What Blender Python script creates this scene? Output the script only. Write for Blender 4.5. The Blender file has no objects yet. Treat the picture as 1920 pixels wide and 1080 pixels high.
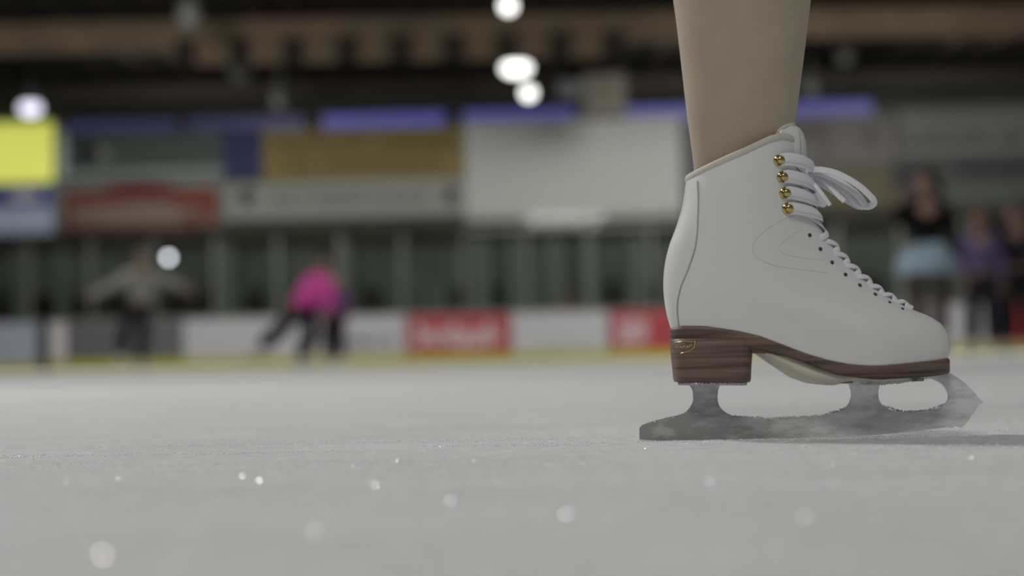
import bpy, bmesh, math, random
from mathutils import Vector, Matrix
random.seed(7)
sc = bpy.context.scene
COL = sc.collection

# ------------------------------------------------------------------ camera
FPX = 3013.0                                   # 35 mm on a 22.3 mm wide sensor, 1920 px frame
H = 0.0712
PITCH = math.atan(134 / FPX); ROLL = math.radians(1.1)
F_ = Vector((0, math.cos(PITCH), math.sin(PITCH)))
R0 = Vector((1, 0, 0)); U0 = R0.cross(F_)
RR = R0 * math.cos(ROLL) - U0 * math.sin(ROLL)
UU = R0 * math.sin(ROLL) + U0 * math.cos(ROLL)
CAM = Vector((0, 0, H))
cd = bpy.data.cameras.new('camera'); cam = bpy.data.objects.new('camera', cd); COL.objects.link(cam)
cd.lens = 35; cd.sensor_width = 35 * 1920 / FPX
m = Matrix((RR, UU, -F_)).transposed().to_4x4(); m.translation = CAM
cam.matrix_world = m
cd.clip_start = 0.05; cd.clip_end = 300
cd.dof.use_dof = True; cd.dof.focus_distance = 1.325; cd.dof.aperture_fstop = 1.85
sc.camera = cam

def ray(px, py): return F_ * FPX + RR * (px - 960) + UU * (540 - py)
def at(px, py, Y):
    d = ray(px, py); return CAM + d * (Y / d.y)
def proj(p):
    v = p - CAM; k = FPX / v.dot(F_)
    return 960 + v.dot(RR) * k, 540 - v.dot(UU) * k

# ------------------------------------------------------------------ world, lights, exposure
sc.view_settings.view_transform = 'Standard'; sc.view_settings.look = 'None'
sc.view_settings.gamma = 1.0; sc.view_settings.use_curve_mapping = False
sc.view_settings.exposure = 0.0
w = bpy.data.worlds.new('world'); sc.world = w; w.use_nodes = True
w.node_tree.nodes['Background'].inputs[0].default_value = (0.97, 0.98, 1.0, 1)
w.node_tree.nodes['Background'].inputs[1].default_value = 0.105

def area(name, loc, target, size, power, col=(1, 0.98, 0.94)):
    l = bpy.data.lights.new(name, 'AREA'); l.size = size; l.energy = power; l.color = col
    o = bpy.data.objects.new(name, l); COL.objects.link(o); o.location = loc
    o.rotation_euler = (Vector(target) - Vector(loc)).to_track_quat('-Z', 'Y').to_euler()
    return o
area('unseen_area_light', (-5.4, 5.4, 5.8), (0.2, 1.4, 0), 1.2, 345)
_f = area('unseen_area_light', (-1.5, -3.6, 7.1), (0.2, 1.2, 0), 4.0, 190); _f.data.shape = 'RECTANGLE'; _f.data.size_y = 1.3  # added fill from behind the camera, placed to streak in the glass too
area('unseen_area_light', (0, 14, 6.9), (0, 15, 0), 4.0, 200)
area('unseen_area_light', (-8, 24, 6.6), (-8, 28, 0), 3.0, 700)
area('unseen_area_light', (7, 24, 6.6), (7, 28, 0), 3.0, 800)
area('unseen_area_light', (4.2, 36, 6.5), (3.2, 43.6, 2.6), 1.2, 105)  # added wash for the white screen; no fitting hangs here
area('unseen_area_light', (-8.0, 36, 6.6), (-7.0, 43.5, 4.2), 1.8, 110)  # added wash for the left banners, without a fitting
area('unseen_area_light', (10.5, 36, 6.6), (10.0, 43.3, 4.2), 1.8, 105)  # added wash for the right banners, without a fitting

# ------------------------------------------------------------------ helpers
def tag(o, label=None, cat=None, group=None, kind=None):
    if label: o['label'] = label
    if cat: o['category'] = cat
    if group: o['group'] = group
    if kind: o['kind'] = kind
    return o
def empty(name, loc=(0, 0, 0), rz=0):
    o = bpy.data.objects.new(name, None); COL.objects.link(o)
    o.location = loc; o.rotation_euler = (0, 0, rz); o.empty_display_size = 0.05
    return o
def mat(name, col, rough=0.6, metal=0.0, spec=0.5, coat=0.0, bump=None, vary=None, emit=None, sss=0):
    mt = bpy.data.materials.new(name); mt.use_nodes = True
    nt = mt.node_tree; b = nt.nodes['Principled BSDF']
    b.inputs['Base Color'].default_value = (*col, 1)
    b.inputs['Roughness'].default_value = rough; b.inputs['Metallic'].default_value = metal
    b.inputs['Specular IOR Level'].default_value = spec; b.inputs['Coat Weight'].default_value = coat
    if emit:
        b.inputs['Emission Color'].default_value = (*emit[0], 1); b.inputs['Emission Strength'].default_value = emit[1]
    if bump or vary:
        tc = nt.nodes.new('ShaderNodeTexCoord')
    if bump:
        n = nt.nodes.new('ShaderNodeTexNoise'); n.inputs['Scale'].default_value = bump[0]; n.inputs['Detail'].default_value = 6
        bp = nt.nodes.new('ShaderNodeBump'); bp.inputs['Strength'].default_value = bump[1]; bp.inputs['Distance'].default_value = bump[2]
        nt.links.new(tc.outputs['Object'], n.inputs['Vector']); nt.links.new(n.outputs['Fac'], bp.inputs['Height'])
        nt.links.new(bp.outputs['Normal'], b.inputs['Normal'])
    if vary:
        n = nt.nodes.new('ShaderNodeTexNoise'); n.inputs['Scale'].default_value = vary[0]; n.inputs['Detail'].default_value = 4
        mx = nt.nodes.new('ShaderNodeMix'); mx.data_type = 'RGBA'
        mx.inputs[6].default_value = (*col, 1); mx.inputs[7].default_value = (*vary[1], 1)
        cr = nt.nodes.new('ShaderNodeMapRange'); cr.inputs[1].default_value = vary[2]; cr.inputs[2].default_value = vary[3]
        nt.links.new(tc.outputs['Object'], n.inputs['Vector']); nt.links.new(n.outputs['Fac'], cr.inputs[0])
        nt.links.new(cr.outputs[0], mx.inputs[0]); nt.links.new(mx.outputs[2], b.inputs['Base Color'])
    return mt

def build(name, bm, mt, parent=None, smooth=True, origin=None):
    """links the bmesh (world coordinates) as one mesh object"""
    bmesh.ops.remove_doubles(bm, verts=bm.verts, dist=1e-7)
    bmesh.ops.recalc_face_normals(bm, faces=bm.faces)
    if origin is None:
        if parent is not None: origin = Vector(parent.get('_o', (0, 0, 0)))
        else: origin = Vector((0, 0, 0))
    origin = Vector(origin)
    off = origin
    bmesh.ops.translate(bm, verts=bm.verts, vec=-off)
    me = bpy.data.meshes.new(name); bm.to_mesh(me); bm.free()
    for p in me.polygons: p.use_smooth = smooth
    for x in (mt if isinstance(mt, (list, tuple)) else [mt]): me.materials.append(x)
    o = bpy.data.objects.new(name, me); COL.objects.link(o)
    if parent is not None: o.parent = parent
    else: o.location = off
    return o
def root(name, loc, label, cat, group=None):
    """an Empty at the thing's base; children are given in world coordinates"""
    o = empty(name, loc); tag(o, label, cat, group)
    ORG[o.name] = Vector(loc); return o
ORG = {}
def part(name, bm, mt, parent, smooth=True):
    org = ORG.get(parent.name, Vector((0, 0, 0)))
    o = build(name, bm, mt, parent, smooth, origin=org)
    ORG[o.name] = org
    return o
def single(name, bm, mt, loc, smooth=False, **kw):
    o = build(name, bm, mt, None, smooth, origin=loc); ORG[o.name] = Vector(loc)
    return tag(o, **kw)

def box(bm, c, d, M=None):
    r = bmesh.ops.create_cube(bm, size=1)
    for v in r['verts']:
        v.co = Vector((v.co.x * d[0], v.co.y * d[1], v.co.z * d[2]))
        if M: v.co = M @ v.co
        v.co += Vector(c)
    return r['verts']
def grid(bm, rows, closed=True, cap0=False, cap1=False):
    vs = [[bm.verts.new(p) for p in r] for r in rows]
    for a, b in zip(vs, vs[1:]):
        n = len(a)
        for i in range(n if closed else n - 1):
            j = (i + 1) % n
            try: bm.faces.new((a[i], a[j], b[j], b[i]))
            except ValueError: pass
    if cap0: bm.faces.new(vs[0][::-1])
    if cap1: bm.faces.new(vs[-1])
    return vs
def tube(bm, pts, rad, n=8, cap=True):
    pts = [Vector(p) for p in pts]; rows = []
    up = Vector((0.13, 0.3, 1)).normalized()
    for i, p in enumerate(pts):
        t = (pts[min(i + 1, len(pts) - 1)] - pts[max(i - 1, 0)]).normalized()
        a = t.cross(up)
        if a.length < 0.1: a = t.cross(Vector((1, 0, 0)))
        a.normalize(); b = a.cross(t)
        r = rad[i] if isinstance(rad, (list, tuple)) else rad
        rows.append([p + (a * math.cos(2 * math.pi * k / n) + b * math.sin(2 * math.pi * k / n)) * r for k in range(n)])
    grid(bm, rows, True, cap, cap)
def ribbon(bm, pts, nrm, width, thick, n=10):
    pts = [Vector(p) for p in pts]; rows = []
    for i, p in enumerate(pts):
        t = (pts[min(i + 1, len(pts) - 1)] - pts[max(i - 1, 0)]).normalized()
        nn = Vector(nrm[i]); nn = (nn - t * nn.dot(t)).normalized(); s = t.cross(nn)
        rows.append([p + s * math.cos(2 * math.pi * k / n) * width / 2 + nn * math.sin(2 * math.pi * k / n) * thick / 2 for k in range(n)])
    grid(bm, rows, True, True, True)
def ball(bm, c, r, seg=16, sc_=(1, 1, 1), M=None):
    q = bmesh.ops.create_uvsphere(bm, u_segments=seg, v_segments=seg // 2 + 1, radius=r)
    for v in q['verts']:
        v.co = Vector((v.co.x * sc_[0], v.co.y * sc_[1], v.co.z * sc_[2]))
        if M: v.co = M @ v.co
        v.co += Vector(c)
def disc(bm, c, n, r, h, seg=20, r2=None):
    n = Vector(n).normalized()
    q = bmesh.ops.create_cone(bm, cap_ends=True, segments=seg, radius1=r, radius2=r if r2 is None else r2, depth=h)
    M = n.to_track_quat('Z', 'Y').to_matrix()
    for v in q['verts']: v.co = M @ v.co + Vector(c)
def interp(tab, x):
    if x <= tab[0][0]: return tab[0][1]
    for (x0, y0), (x1, y1) in zip(tab, tab[1:]):
        if x <= x1:
            return y0 + (y1 - y0) * (x - x0) / (x1 - x0)
    return tab[-1][1]
def catmull(P, n=8):
    P = [Vector(p) for p in P]; out = []
    for i in range(len(P) - 1):
        a = P[max(i - 1, 0)]; b = P[i]; c = P[i + 1]; d = P[min(i + 2, len(P) - 1)]
        for k in range(n):
            t = k / n
            out.append(0.5 * ((2 * b) + (c - a) * t + (2 * a - 5 * b + 4 * c - d) * t * t + (3 * b - a - 3 * c + d) * t ** 3))
    out.append(P[-1]); return out
class Arc:
    """a smooth pixel-space outline sampled by its arc length"""
    def __init__(s, pts):
        s.p = catmull([(x, y, 0) for x, y in pts], 10); s.l = [0]
        for a, b in zip(s.p, s.p[1:]): s.l.append(s.l[-1] + (b - a).length)
    def __call__(s, t):
        L = max(0, min(1, t)) * s.l[-1]
        lo, hi = 0, len(s.l) - 1
        while hi - lo > 1:
            m_ = (lo + hi) // 2
            if s.l[m_] <= L: lo = m_
            else: hi = m_
        k = (L - s.l[lo]) / max(1e-9, s.l[hi] - s.l[lo])
        return s.p[lo].lerp(s.p[hi], k)

# ------------------------------------------------------------------ ice
def ice_material():
    mt = bpy.data.materials.new('rink_ice'); mt.use_nodes = True; nt = mt.node_tree; b = nt.nodes['Principled BSDF']
    L = nt.links.new; N = nt.nodes.new
    g = N('ShaderNodeNewGeometry')
    def noise(scale, det, vec=None, rough=0.6):
        n = N('ShaderNodeTexNoise'); n.inputs['Scale'].default_value = scale; n.inputs['Detail'].default_value = det
        n.inputs['Roughness'].default_value = rough
        L(vec or g.outputs['Position'], n.inputs['Vector']); return n
    mp = N('ShaderNodeMapping'); L(g.outputs['Position'], mp.inputs['Vector'])
    mp.inputs['Scale'].default_value = (1.3, 22, 1); mp.inputs['Rotation'].default_value = (0, 0, 0.06)
    big = noise(5, 3); streak = noise(3.2, 5, mp.outputs[0]); fine = noise(420, 6, rough=0.7); mid = noise(60, 6)
    def rng(o, a, c):
        r = N('ShaderNodeMapRange'); r.inputs[1].default_value = a; r.inputs[2].default_value = c; L(o, r.inputs[0]); return r.outputs[0]
    def mix(f, a, c):
        x = N('ShaderNodeMix'); x.data_type = 'RGBA'; L(f, x.inputs[0])
        for i, v in ((6, a), (7, c)):
            if isinstance(v, tuple): x.inputs[i].default_value = (*v, 1)
            else: L(v, x.inputs[i])
        return x.outputs[2]
    c = mix(rng(big.outputs[0], 0.35, 0.65), (0.69, 0.70, 0.71), (0.76, 0.77, 0.785))
    c = mix(rng(streak.outputs[0], 0.55, 0.75), c, (0.86, 0.87, 0.885))
    c = mix(rng(mid.outputs[0], 0.54, 0.66), c, (0.88, 0.885, 0.89))
    L(c, b.inputs['Base Color'])
    b.inputs['Roughness'].default_value = 0.62; b.inputs['Specular IOR Level'].default_value = 0.10
    add = N('ShaderNodeMath'); add.operation = 'MULTIPLY_ADD'; add.inputs[1].default_value = 0.35
    L(fine.outputs[0], add.inputs[0]); L(mid.outputs[0], add.inputs[2])
    bp = N('ShaderNodeBump'); bp.inputs['Strength'].default_value = 0.8; bp.inputs['Distance'].default_value = 0.004
    L(add.outputs[0], bp.inputs['Height']); L(bp.outputs[0], b.inputs['Normal'])
    return mt
bm = bmesh.new()
q = [bm.verts.new(p) for p in ((-24, -6, 0), (24, -6, 0), (24, 50, 0), (-24, 50, 0))]; bm.faces.new(q)
floor = build('floor', bm, ice_material(), smooth=False); tag(floor, kind='structure')

# ------------------------------------------------------------------ figure skate
D = 1.37
_g = at(1280, 826, D); print('ground error at contact', _g.z)
def S(px, py, dy=0.0):
    p = at(px, py, D); p.y += dy; return p
UNIT = (at(1501, 700, D) - at(1500, 700, D)).length
leather = mat('white_leather', (0.80, 0.80, 0.79), 0.38, coat=0.12, bump=(55, 0.12, 0.002))
lining = mat('beige_lining', (0.60, 0.58, 0.52), 0.8, bump=(900, 0.2, 0.0004))
seam = mat('seam_thread', (0.44, 0.42, 0.41), 0.8)
stitch = mat('stitching', (0.70, 0.69, 0.67), 0.8)
lacem = mat('lace_cotton', (0.84, 0.84, 0.88), 0.85, bump=(1500, 0.6, 0.0006))
brass = mat('brass', (0.62, 0.50, 0.20), 0.22, metal=1.0)
darkm = mat('eyelet_dark', (0.06, 0.06, 0.065), 0.5)
cream = mat('cream_sole', (0.66, 0.63, 0.52), 0.6, vary=(45, (0.52, 0.50, 0.38), 0.5, 0.75))
def stacked_leather(name='stacked_leather'):
    mt = bpy.data.materials.new(name); mt.use_nodes = True; nt = mt.node_tree; b = nt.nodes['Principled BSDF']
    tc = nt.nodes.new('ShaderNodeTexCoord'); mp = nt.nodes.new('ShaderNodeMapping'); mp.inputs['Scale'].default_value = (10, 10, 260)
    n = nt.nodes.new('ShaderNodeTexNoise'); n.inputs['Scale'].default_value = 1.0; n.inputs['Detail'].default_value = 5
    cr = nt.nodes.new('ShaderNodeValToRGB'); e = cr.color_ramp.elements
    e[0].position = 0.32; e[0].color = (0.058, 0.041, 0.034, 1); e[1].position = 0.68; e[1].color = (0.225, 0.145, 0.11, 1)
    k = e.new(0.5); k.color = (0.145, 0.097, 0.077, 1)
    L = nt.links.new; L(tc.outputs['Object'], mp.inputs[0]); L(mp.outputs[0], n.inputs['Vector']); L(n.outputs['Fac'], cr.inputs[0])
    L(cr.outputs[0], b.inputs['Base Color']); b.inputs['Roughness'].default_value = 0.5
    return mt
brown = stacked_leather()
def frost_metal(name, frost):
    mt = bpy.data.materials.new(name); mt.use_nodes = True; nt = mt.node_tree; b = nt.nodes['Principled BSDF']; L = nt.links.new
    tc = nt.nodes.new('ShaderNodeTexCoord')
    n = nt.nodes.new('ShaderNodeTexNoise'); n.inputs['Scale'].default_value = 42; n.inputs['Detail'].default_value = 7; n.inputs['Roughness'].default_value = 0.65
    mp = nt.nodes.new('ShaderNodeMapping'); mp.inputs['Scale'].default_value = (0.55, 1, 1.5)
    L(tc.outputs['Object'], mp.inputs[0]); L(mp.outputs[0], n.inputs['Vector'])
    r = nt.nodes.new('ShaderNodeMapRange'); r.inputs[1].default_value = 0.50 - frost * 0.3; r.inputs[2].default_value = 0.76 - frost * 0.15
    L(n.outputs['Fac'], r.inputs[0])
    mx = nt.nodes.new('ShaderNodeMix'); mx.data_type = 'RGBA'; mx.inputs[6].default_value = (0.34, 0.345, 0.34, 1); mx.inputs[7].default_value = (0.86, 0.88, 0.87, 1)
    sx = nt.nodes.new('ShaderNodeSeparateXYZ'); L(tc.outputs['Object'], sx.inputs[0])     # packed snow forward, whitened further to offset the boot's shade on the blade
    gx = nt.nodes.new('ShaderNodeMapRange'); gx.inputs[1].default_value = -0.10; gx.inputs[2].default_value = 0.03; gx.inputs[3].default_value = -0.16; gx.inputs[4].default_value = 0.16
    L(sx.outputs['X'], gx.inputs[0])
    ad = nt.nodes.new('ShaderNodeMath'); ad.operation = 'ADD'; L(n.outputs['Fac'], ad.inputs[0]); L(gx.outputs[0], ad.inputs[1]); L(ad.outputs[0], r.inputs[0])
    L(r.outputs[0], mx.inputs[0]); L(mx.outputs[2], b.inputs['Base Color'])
    inv = nt.nodes.new('ShaderNodeMath'); inv.operation = 'MULTIPLY_ADD'; inv.inputs[1].default_value = -0.15; inv.inputs[2].default_value = 0.15
    L(r.outputs[0], inv.inputs[0]); L(inv.outputs[0], b.inputs['Metallic'])
    b.inputs['Roughness'].default_value = 0.42
    n2 = nt.nodes.new('ShaderNodeTexNoise'); n2.inputs['Scale'].default_value = 500; n2.inputs['Detail'].default_value = 4
    L(tc.outputs['Object'], n2.inputs['Vector'])
    bp = nt.nodes.new('ShaderNodeBump'); bp.inputs['Strength'].default_value = 0.5; bp.inputs['Distance'].default_value = 0.001
    L(n2.outputs[0], bp.inputs['Height']); L(bp.outputs[0], b.inputs['Normal'])
    return mt
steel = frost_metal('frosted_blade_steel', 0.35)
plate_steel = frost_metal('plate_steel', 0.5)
snowm = mat('packed_snow', (0.78, 0.80, 0.79), 0.7, bump=(700, 0.6, 0.001))

skate = root('ice_skate', S(1500, 826), 'white leather figure skate with brown stacked heel and snow-dusted blade, worn by the leg', 'ice skate')

SOLE_TOP = [(1256, 618), (1278, 613), (1317, 614), (1375, 623), (1414, 632), (1461, 650), (1500, 665), (1543, 678), (1585, 685), (1624, 687), (1667, 684), (1725, 679), (1778, 673)]
SOLE_BOT = [(1256, 640), (1300, 642), (1375, 647), (1416, 655), (1469, 668), (1508, 683), (1558, 702), (1585, 707), (1628, 711), (1686, 708), (1745, 704), (1780, 699)]
FRONT = Arc([(1773, 675), (1780, 655), (1777, 630), (1764, 609), (1742, 594), (1716, 583), (1688, 570), (1650, 548), (1610, 515), (1580, 485), (1552, 450), (1535, 425), (1521, 398), (1512, 368), (1505, 330), (1498, 277)])
BACK = Arc([(1259, 619), (1250, 588), (1244, 545), (1246, 500), (1255, 460), (1268, 425), (1280, 385), (1287, 336)])
TOP = [(0, 336), (0.2, 318), (0.45, 296), (0.68, 273), (0.8, 266), (0.9, 268), (1.0, 277)]
def smooth(a, b, x):
    t = max(0, min(1, (x - a) / (b - a))); return t * t * (3 - 2 * t)
def plan_w(s):           # half width along the sole, metres
    return interp([(0, 0.030), (0.2, 0.0315), (0.42, 0.031), (0.6, 0.037), (0.75, 0.0415), (0.9, 0.040), (1, 0.038)], s)
def boot_px(t, th):
    s = 0.5 - 0.5 * math.cos(th)
    c = math.cos(th)
    b = BACK(t); f = FRONT(t)
    y0 = interp(SOLE_TOP, SOLE_TOP[0][0] + s * (SOLE_TOP[-1][0] - SOLE_TOP[0][0])) - (SOLE_TOP[0][1] + s * (SOLE_TOP[-1][1] - SOLE_TOP[0][1]))
    y1 = interp(TOP, s) - (TOP[0][1] + s * (TOP[-1][1] - TOP[0][1]))
    k0 = (1 - smooth(0, 0.75, t)); k1 = smooth(0.35, 1, t)
    px = b.x + (f.x - b.x) * s; py = b.y + (f.y - b.y) * s + k0 * y0 + k1 * y1
    # width
    wl = plan_w(s)                                    # low rows
    wm = interp([(0, 0.031), (0.25, 0.036), (0.55, 0.033), (0.8, 0.026), (1, 0.022)], s)   # instep
    wt = interp([(0, 0.036), (0.4, 0.041), (0.75, 0.040), (1, 0.036)], s)   # top
    a = smooth(0.05, 0.5, t); bq = smooth(0.5, 0.95, t)
    wd = (wl * (1 - a) + wm * a) * (1 - bq) + wt * bq
    wd *= 1 + 0.07 * math.sin(math.pi * min(1, t * 2.2)) * (1 - smooth(.4, .6, t))
    e = interp([(0, 0.75), (0.4, 0.85), (1, 0.9)], t)
    sn = math.sin(th)
    wd *= math.copysign(abs(sn) ** e, sn)
    if t > 0.12:
        pass
    return px, py, -wd
def bootP(t, th):
    return S(*boot_px(t, th))
def bootN(t, th):
    e = 0.004
    a = bootP(min(1, t + e), th) - bootP(max(0, t - e), th); b_ = bootP(t, th + e) - bootP(t, th - e)
    n = a.cross(b_).normalized()
    c = bootP(t, th) - S(*boot_px(t, math.pi / 2)[:2])
    if n.dot(c) < 0: n = -n
    return n
NR, NT = 64, 96
bm = bmesh.new()
rows = [[bootP(i / NR, 2 * math.pi * j / NT) for j in range(NT)] for i in range(NR + 1)]
# toe box crown: the lowest rows pinch inward to meet the sole
grid(bm, rows, True, True, False)
boot = part('boot_upper', bm, leather, skate)
so = boot.modifiers.new('thick', 'SOLIDIFY'); so.thickness = 0.003; so.offset = -1

def find(px, py, near=True):
    best = (1e9, 0, 0)
    for i in range(201):
        t = i / 200
        for j in range(101):
            th = math.pi * j / 100
            x, y = proj(bootP(t, th)); d = (x - px) ** 2 + (y - py) ** 2
            if d < best[0]: best = (d, t, th)
    _, t, th = best; st = 0.004; sh = 0.02
    for _ in range(12):
        c = min(((proj(bootP(max(0, min(1, t + a * st)), th + b_ * sh)), max(0, min(1, t + a * st)), th + b_ * sh) for a in (-1, 0, 1) for b_ in (-1, 0, 1)),
                key=lambda q: (q[0][0] - px) ** 2 + (q[0][1] - py) ** 2)
        t, th = c[1], c[2]; st *= 0.7; sh *= 0.7
    return t, th

def surf_line(bm, pxs, r, off=0.0002, n=6, sub=6):
    uv = [find(*p) for p in pxs]
    path = catmull([(a, b, 0) for a, b in uv], sub)
    tube(bm, [bootP(max(0, min(1, p.x)), p.y) + bootN(max(.01, min(.99, p.x)), p.y) * off for p in path], r, 6)

# back stay seam and its twin on the far side
bm = bmesh.new()
SEAM = [(1308, 340), (1309, 400), (1305, 455), (1292, 500), (1276, 540), (1270, 575), (1273, 611)]
uv = [find(*p) for p in SEAM]; path = catmull([(a, b, 0) for a, b in uv], 8)
for sg in (1, -1):
    tube(bm, [bootP(p.x, sg * p.y) + bootN(p.x, sg * p.y) * 0.0001 for p in path], 0.0008, 6)
part('back_seam', bm, seam, boot)
# stitching curves
bm = bmesh.new()
surf_line(bm, [(1497, 404), (1462, 414), (1430, 436), (1412, 458), (1418, 482), (1450, 497), (1500, 505), (1552, 512)], 0.00028, 0)
surf_line(bm, [(1505, 430), (1478, 445), (1461, 462), (1470, 476), (1510, 484), (1545, 488)], 0.00025, 0)
part('stitching', bm, stitch, boot)

# padded collar
bm = bmesh.new()
pts = []
rows = []
for j in range(97):
    th = 2 * math.pi * (0.0 + j / 96)
    pts.append((bootP(1, th), bootN(0.99, th)))
for i, (p, n) in enumerate(pts[:-1]):
    if True:
        c = p - n * 0.001
        up = Vector((0, 0, 1))
        rows.append([c + n * math.cos(a) * 0.0020 + up * math.sin(a) * 0.0036 for a in [2 * math.pi * k / 10 for k in range(10)]])
rows.append(rows[0])
grid(bm, rows, True)
part('collar', bm, lining, skate)

# tongue: a curved padded shell in front of the shin, narrowing to its top
bm = bmesh.new()
def tongue_row(px, py, half, dep, wdt, off=0):
    r = []
    for k in range(25):
        a = math.radians(-half + 2 * half * k / 24)
        r.append(S(px - (1 - math.cos(a)) * dep + off * math.cos(a), py, math.sin(a) * (wdt + off * UNIT)))
    return r
TR = [(1497, 410, 62, 60, 0.024), (1507, 370, 68, 72, 0.026), (1511, 330, 75, 82, 0.028), (1513, 295, 80, 84, 0.029), (1511, 268, 76, 82, 0.0295),
      (1507, 253, 72, 80, 0.029), (1500, 243, 54, 70, 0.028), (1493, 238, 28, 50, 0.024)]
outer = [tongue_row(*q) for q in TR]; inner = [tongue_row(*q, off=-9) for q in TR]
for a, b_ in zip(outer, inner): b_.reverse()
grid(bm, [a + b_ for a, b_ in zip(outer, inner)], True, True, True)
tongue = part('tongue', bm, leather, skate)
bm = bmesh.new()
edge = [r[0].lerp(inner[i][-1], 0.5) for i, r in enumerate(outer)][3:] + [r[-1].lerp(inner[i][0], 0.5) for i, r in enumerate(outer)][::-1][:-3]
tube(bm, catmull(edge, 5), 0.0022, 8)
part('tongue_lining', bm, lining, tongue)
bm = bmesh.new()
tube(bm, [tongue_row(*q)[6] + Vector((0, -0.0002, 0)) for q in TR[2:6]], 0.0005, 6)
part('tongue_seam', bm, seam, tongue)

# hooks, eyelets, laces
HOOK = [(1459, 301), (1465, 332), (1470, 362), (1475, 391)]
EYE = [(1518, 441), (1538, 467), (1560, 492), (1585, 515), (1612, 535), (1641, 552), (1668, 567), (1692, 579)]
hk = [find(*p) for p in HOOK]; ey = [find(*p) for p in EYE]
for sg in (1, -1):
    for (t, th) in hk:
        p = bootP(t, sg * th); n = bootN(t, sg * th)
        fwd = (bootP(t, sg * (th + 0.05)) - p).normalized()
        bm = bmesh.new()
        disc(bm, p + n * 0.0004, n, 0.0046, 0.0012, 24)
        disc(bm, p + n * 0.0014, n, 0.0036, 0.0012, 24, 0.0018)
        tube(bm, [p + n * 0.0005 - fwd * 0.001, p + n * 0.0035 + fwd * 0.001], 0.0020, 10)
        Mq = n.to_track_quat('Z', 'Y').to_matrix(); ball(bm, p + n * 0.0030 + fwd * 0.0014, 0.0036, 16, (1, 1, 0.55), Mq)
        part('lace_hook', bm, brass, skate)
    for k, (t, th) in enumerate(ey):
        p = bootP(t, sg * th); n = bootN(t, sg * th)
        bm = bmesh.new(); disc(bm, p + n * 0.0002, n, 0.0017 if k < 6 else 0.0013, 0.0007, 16)
        part('eyelet', bm, darkm, skate)

def lace_path(a, b_, lift=0.0012, ridge=0.0026, n=30, ex=0.8):
    (t0, h0), (t1, h1) = a, b_                       # from near side to far side over the front
    P, N = [], []
    for i in range(n + 1):
        k = i / n
        t = t0 + (t1 - t0) * k; h = h0 + ((2 * math.pi - h1) - h0) * k
        nn = bootN(t, h); bumpv = max(0, math.sin(math.pi * k)) ** ex
        P.append(bootP(t, h) + nn * (lift + ridge * bumpv)); N.append(nn)
    return P, N
bm = bmesh.new()
def tuck(e, k=0.42): return (e[0], e[1] + (math.pi - e[1]) * k)
for i in range(len(ey) - 1):
    a, b_ = tuck(ey[i]), tuck(ey[i + 1])
    P, N = lace_path(a, b_, -0.0018, 0.0052); ribbon(bm, P, N, 0.0060, 0.0024)
    Q, M_ = lace_path(b_, a, -0.0018, 0.0047); ribbon(bm, Q, M_, 0.0060, 0.0024)
P, N = lace_path(tuck(ey[-1]), tuck(ey[-1]), -0.0018, 0.0040); ribbon(bm, P, N, 0.0055, 0.0022)
prev = tuck(ey[0], 0.3)
for nx in (hk[3], hk[2], hk[1], hk[0]):
    nt_ = tuck(nx, 0.35)
    P, N = lace_path(prev, nt_, 0.0, 0.003); ribbon(bm, P, N, 0.0058, 0.0016)
    P, N = lace_path(nt_, prev, 0.0, 0.0025); ribbon(bm, P, N, 0.0058, 0.0016)
    prev = nt_
for q_, (t, h) in enumerate(hk):                     # the doubled strands lying flat from each hook round the shin
    for dt, lf in ((0.013, 0.0013), (-0.011, 0.0013), (0.001, 0.0022)):
        P, N = lace_path((t + dt, h + 0.03), (t + dt, h + 0.03), lf, (0.0085, 0.0065, 0.0048, 0.0036)[q_], ex=0.6); ribbon(bm, P, N, 0.0056, 0.0014)
part('lace', bm, lacem, skate)
# bow
bm = bmesh.new()
def strand(pp, wd=0.0062, th=0.0014, tilt=0.25):
    P = catmull([S(x, y, dy) for x, y, dy in pp], 8)
    N = [Vector((0.1, -math.cos(tilt), math.sin(tilt)))] * len(P)
    ribbon(bm, P, N, wd, th)
strand([(1512, 322, -0.012), (1530, 324, -0.022), (1556, 333, -0.03), (1588, 352, -0.034), (1612, 372, -0.034), (1623, 386, -0.032), (1613, 393, -0.026), (1596, 385, -0.022), (1572, 362, -0.018), (1540, 340, -0.014), (1514, 331, -0.008)])
strand([(1512, 326, -0.008), (1534, 330, -0.016), (1562, 345, -0.022), (1590, 366, -0.026), (1608, 388, -0.026), (1600, 391, -0.020), (1575, 374, -0.014), (1545, 352, -0.010), (1514, 336, -0.006)])
strand([(1514, 330, -0.004), (1530, 335, -0.012), (1548, 354, -0.02), (1560, 370, -0.023), (1573, 383, -0.024)], 0.0050)
strand([(1514, 340, -0.010), (1522, 353, -0.018), (1535, 373, -0.022), (1547, 390, -0.022)], 0.0040, 0.0013)
strand([(1512, 320, 0.012), (1530, 330, 0.03), (1550, 350, 0.04), (1562, 372, 0.042), (1550, 372, 0.036), (1530, 352, 0.02), (1513, 334, 0.008)])
ball(bm, S(1515, 330, -0.006), 0.0062, 14, (0.9, 1.2, 1.1))
part('lace_bow', bm, lacem, skate)

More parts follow.
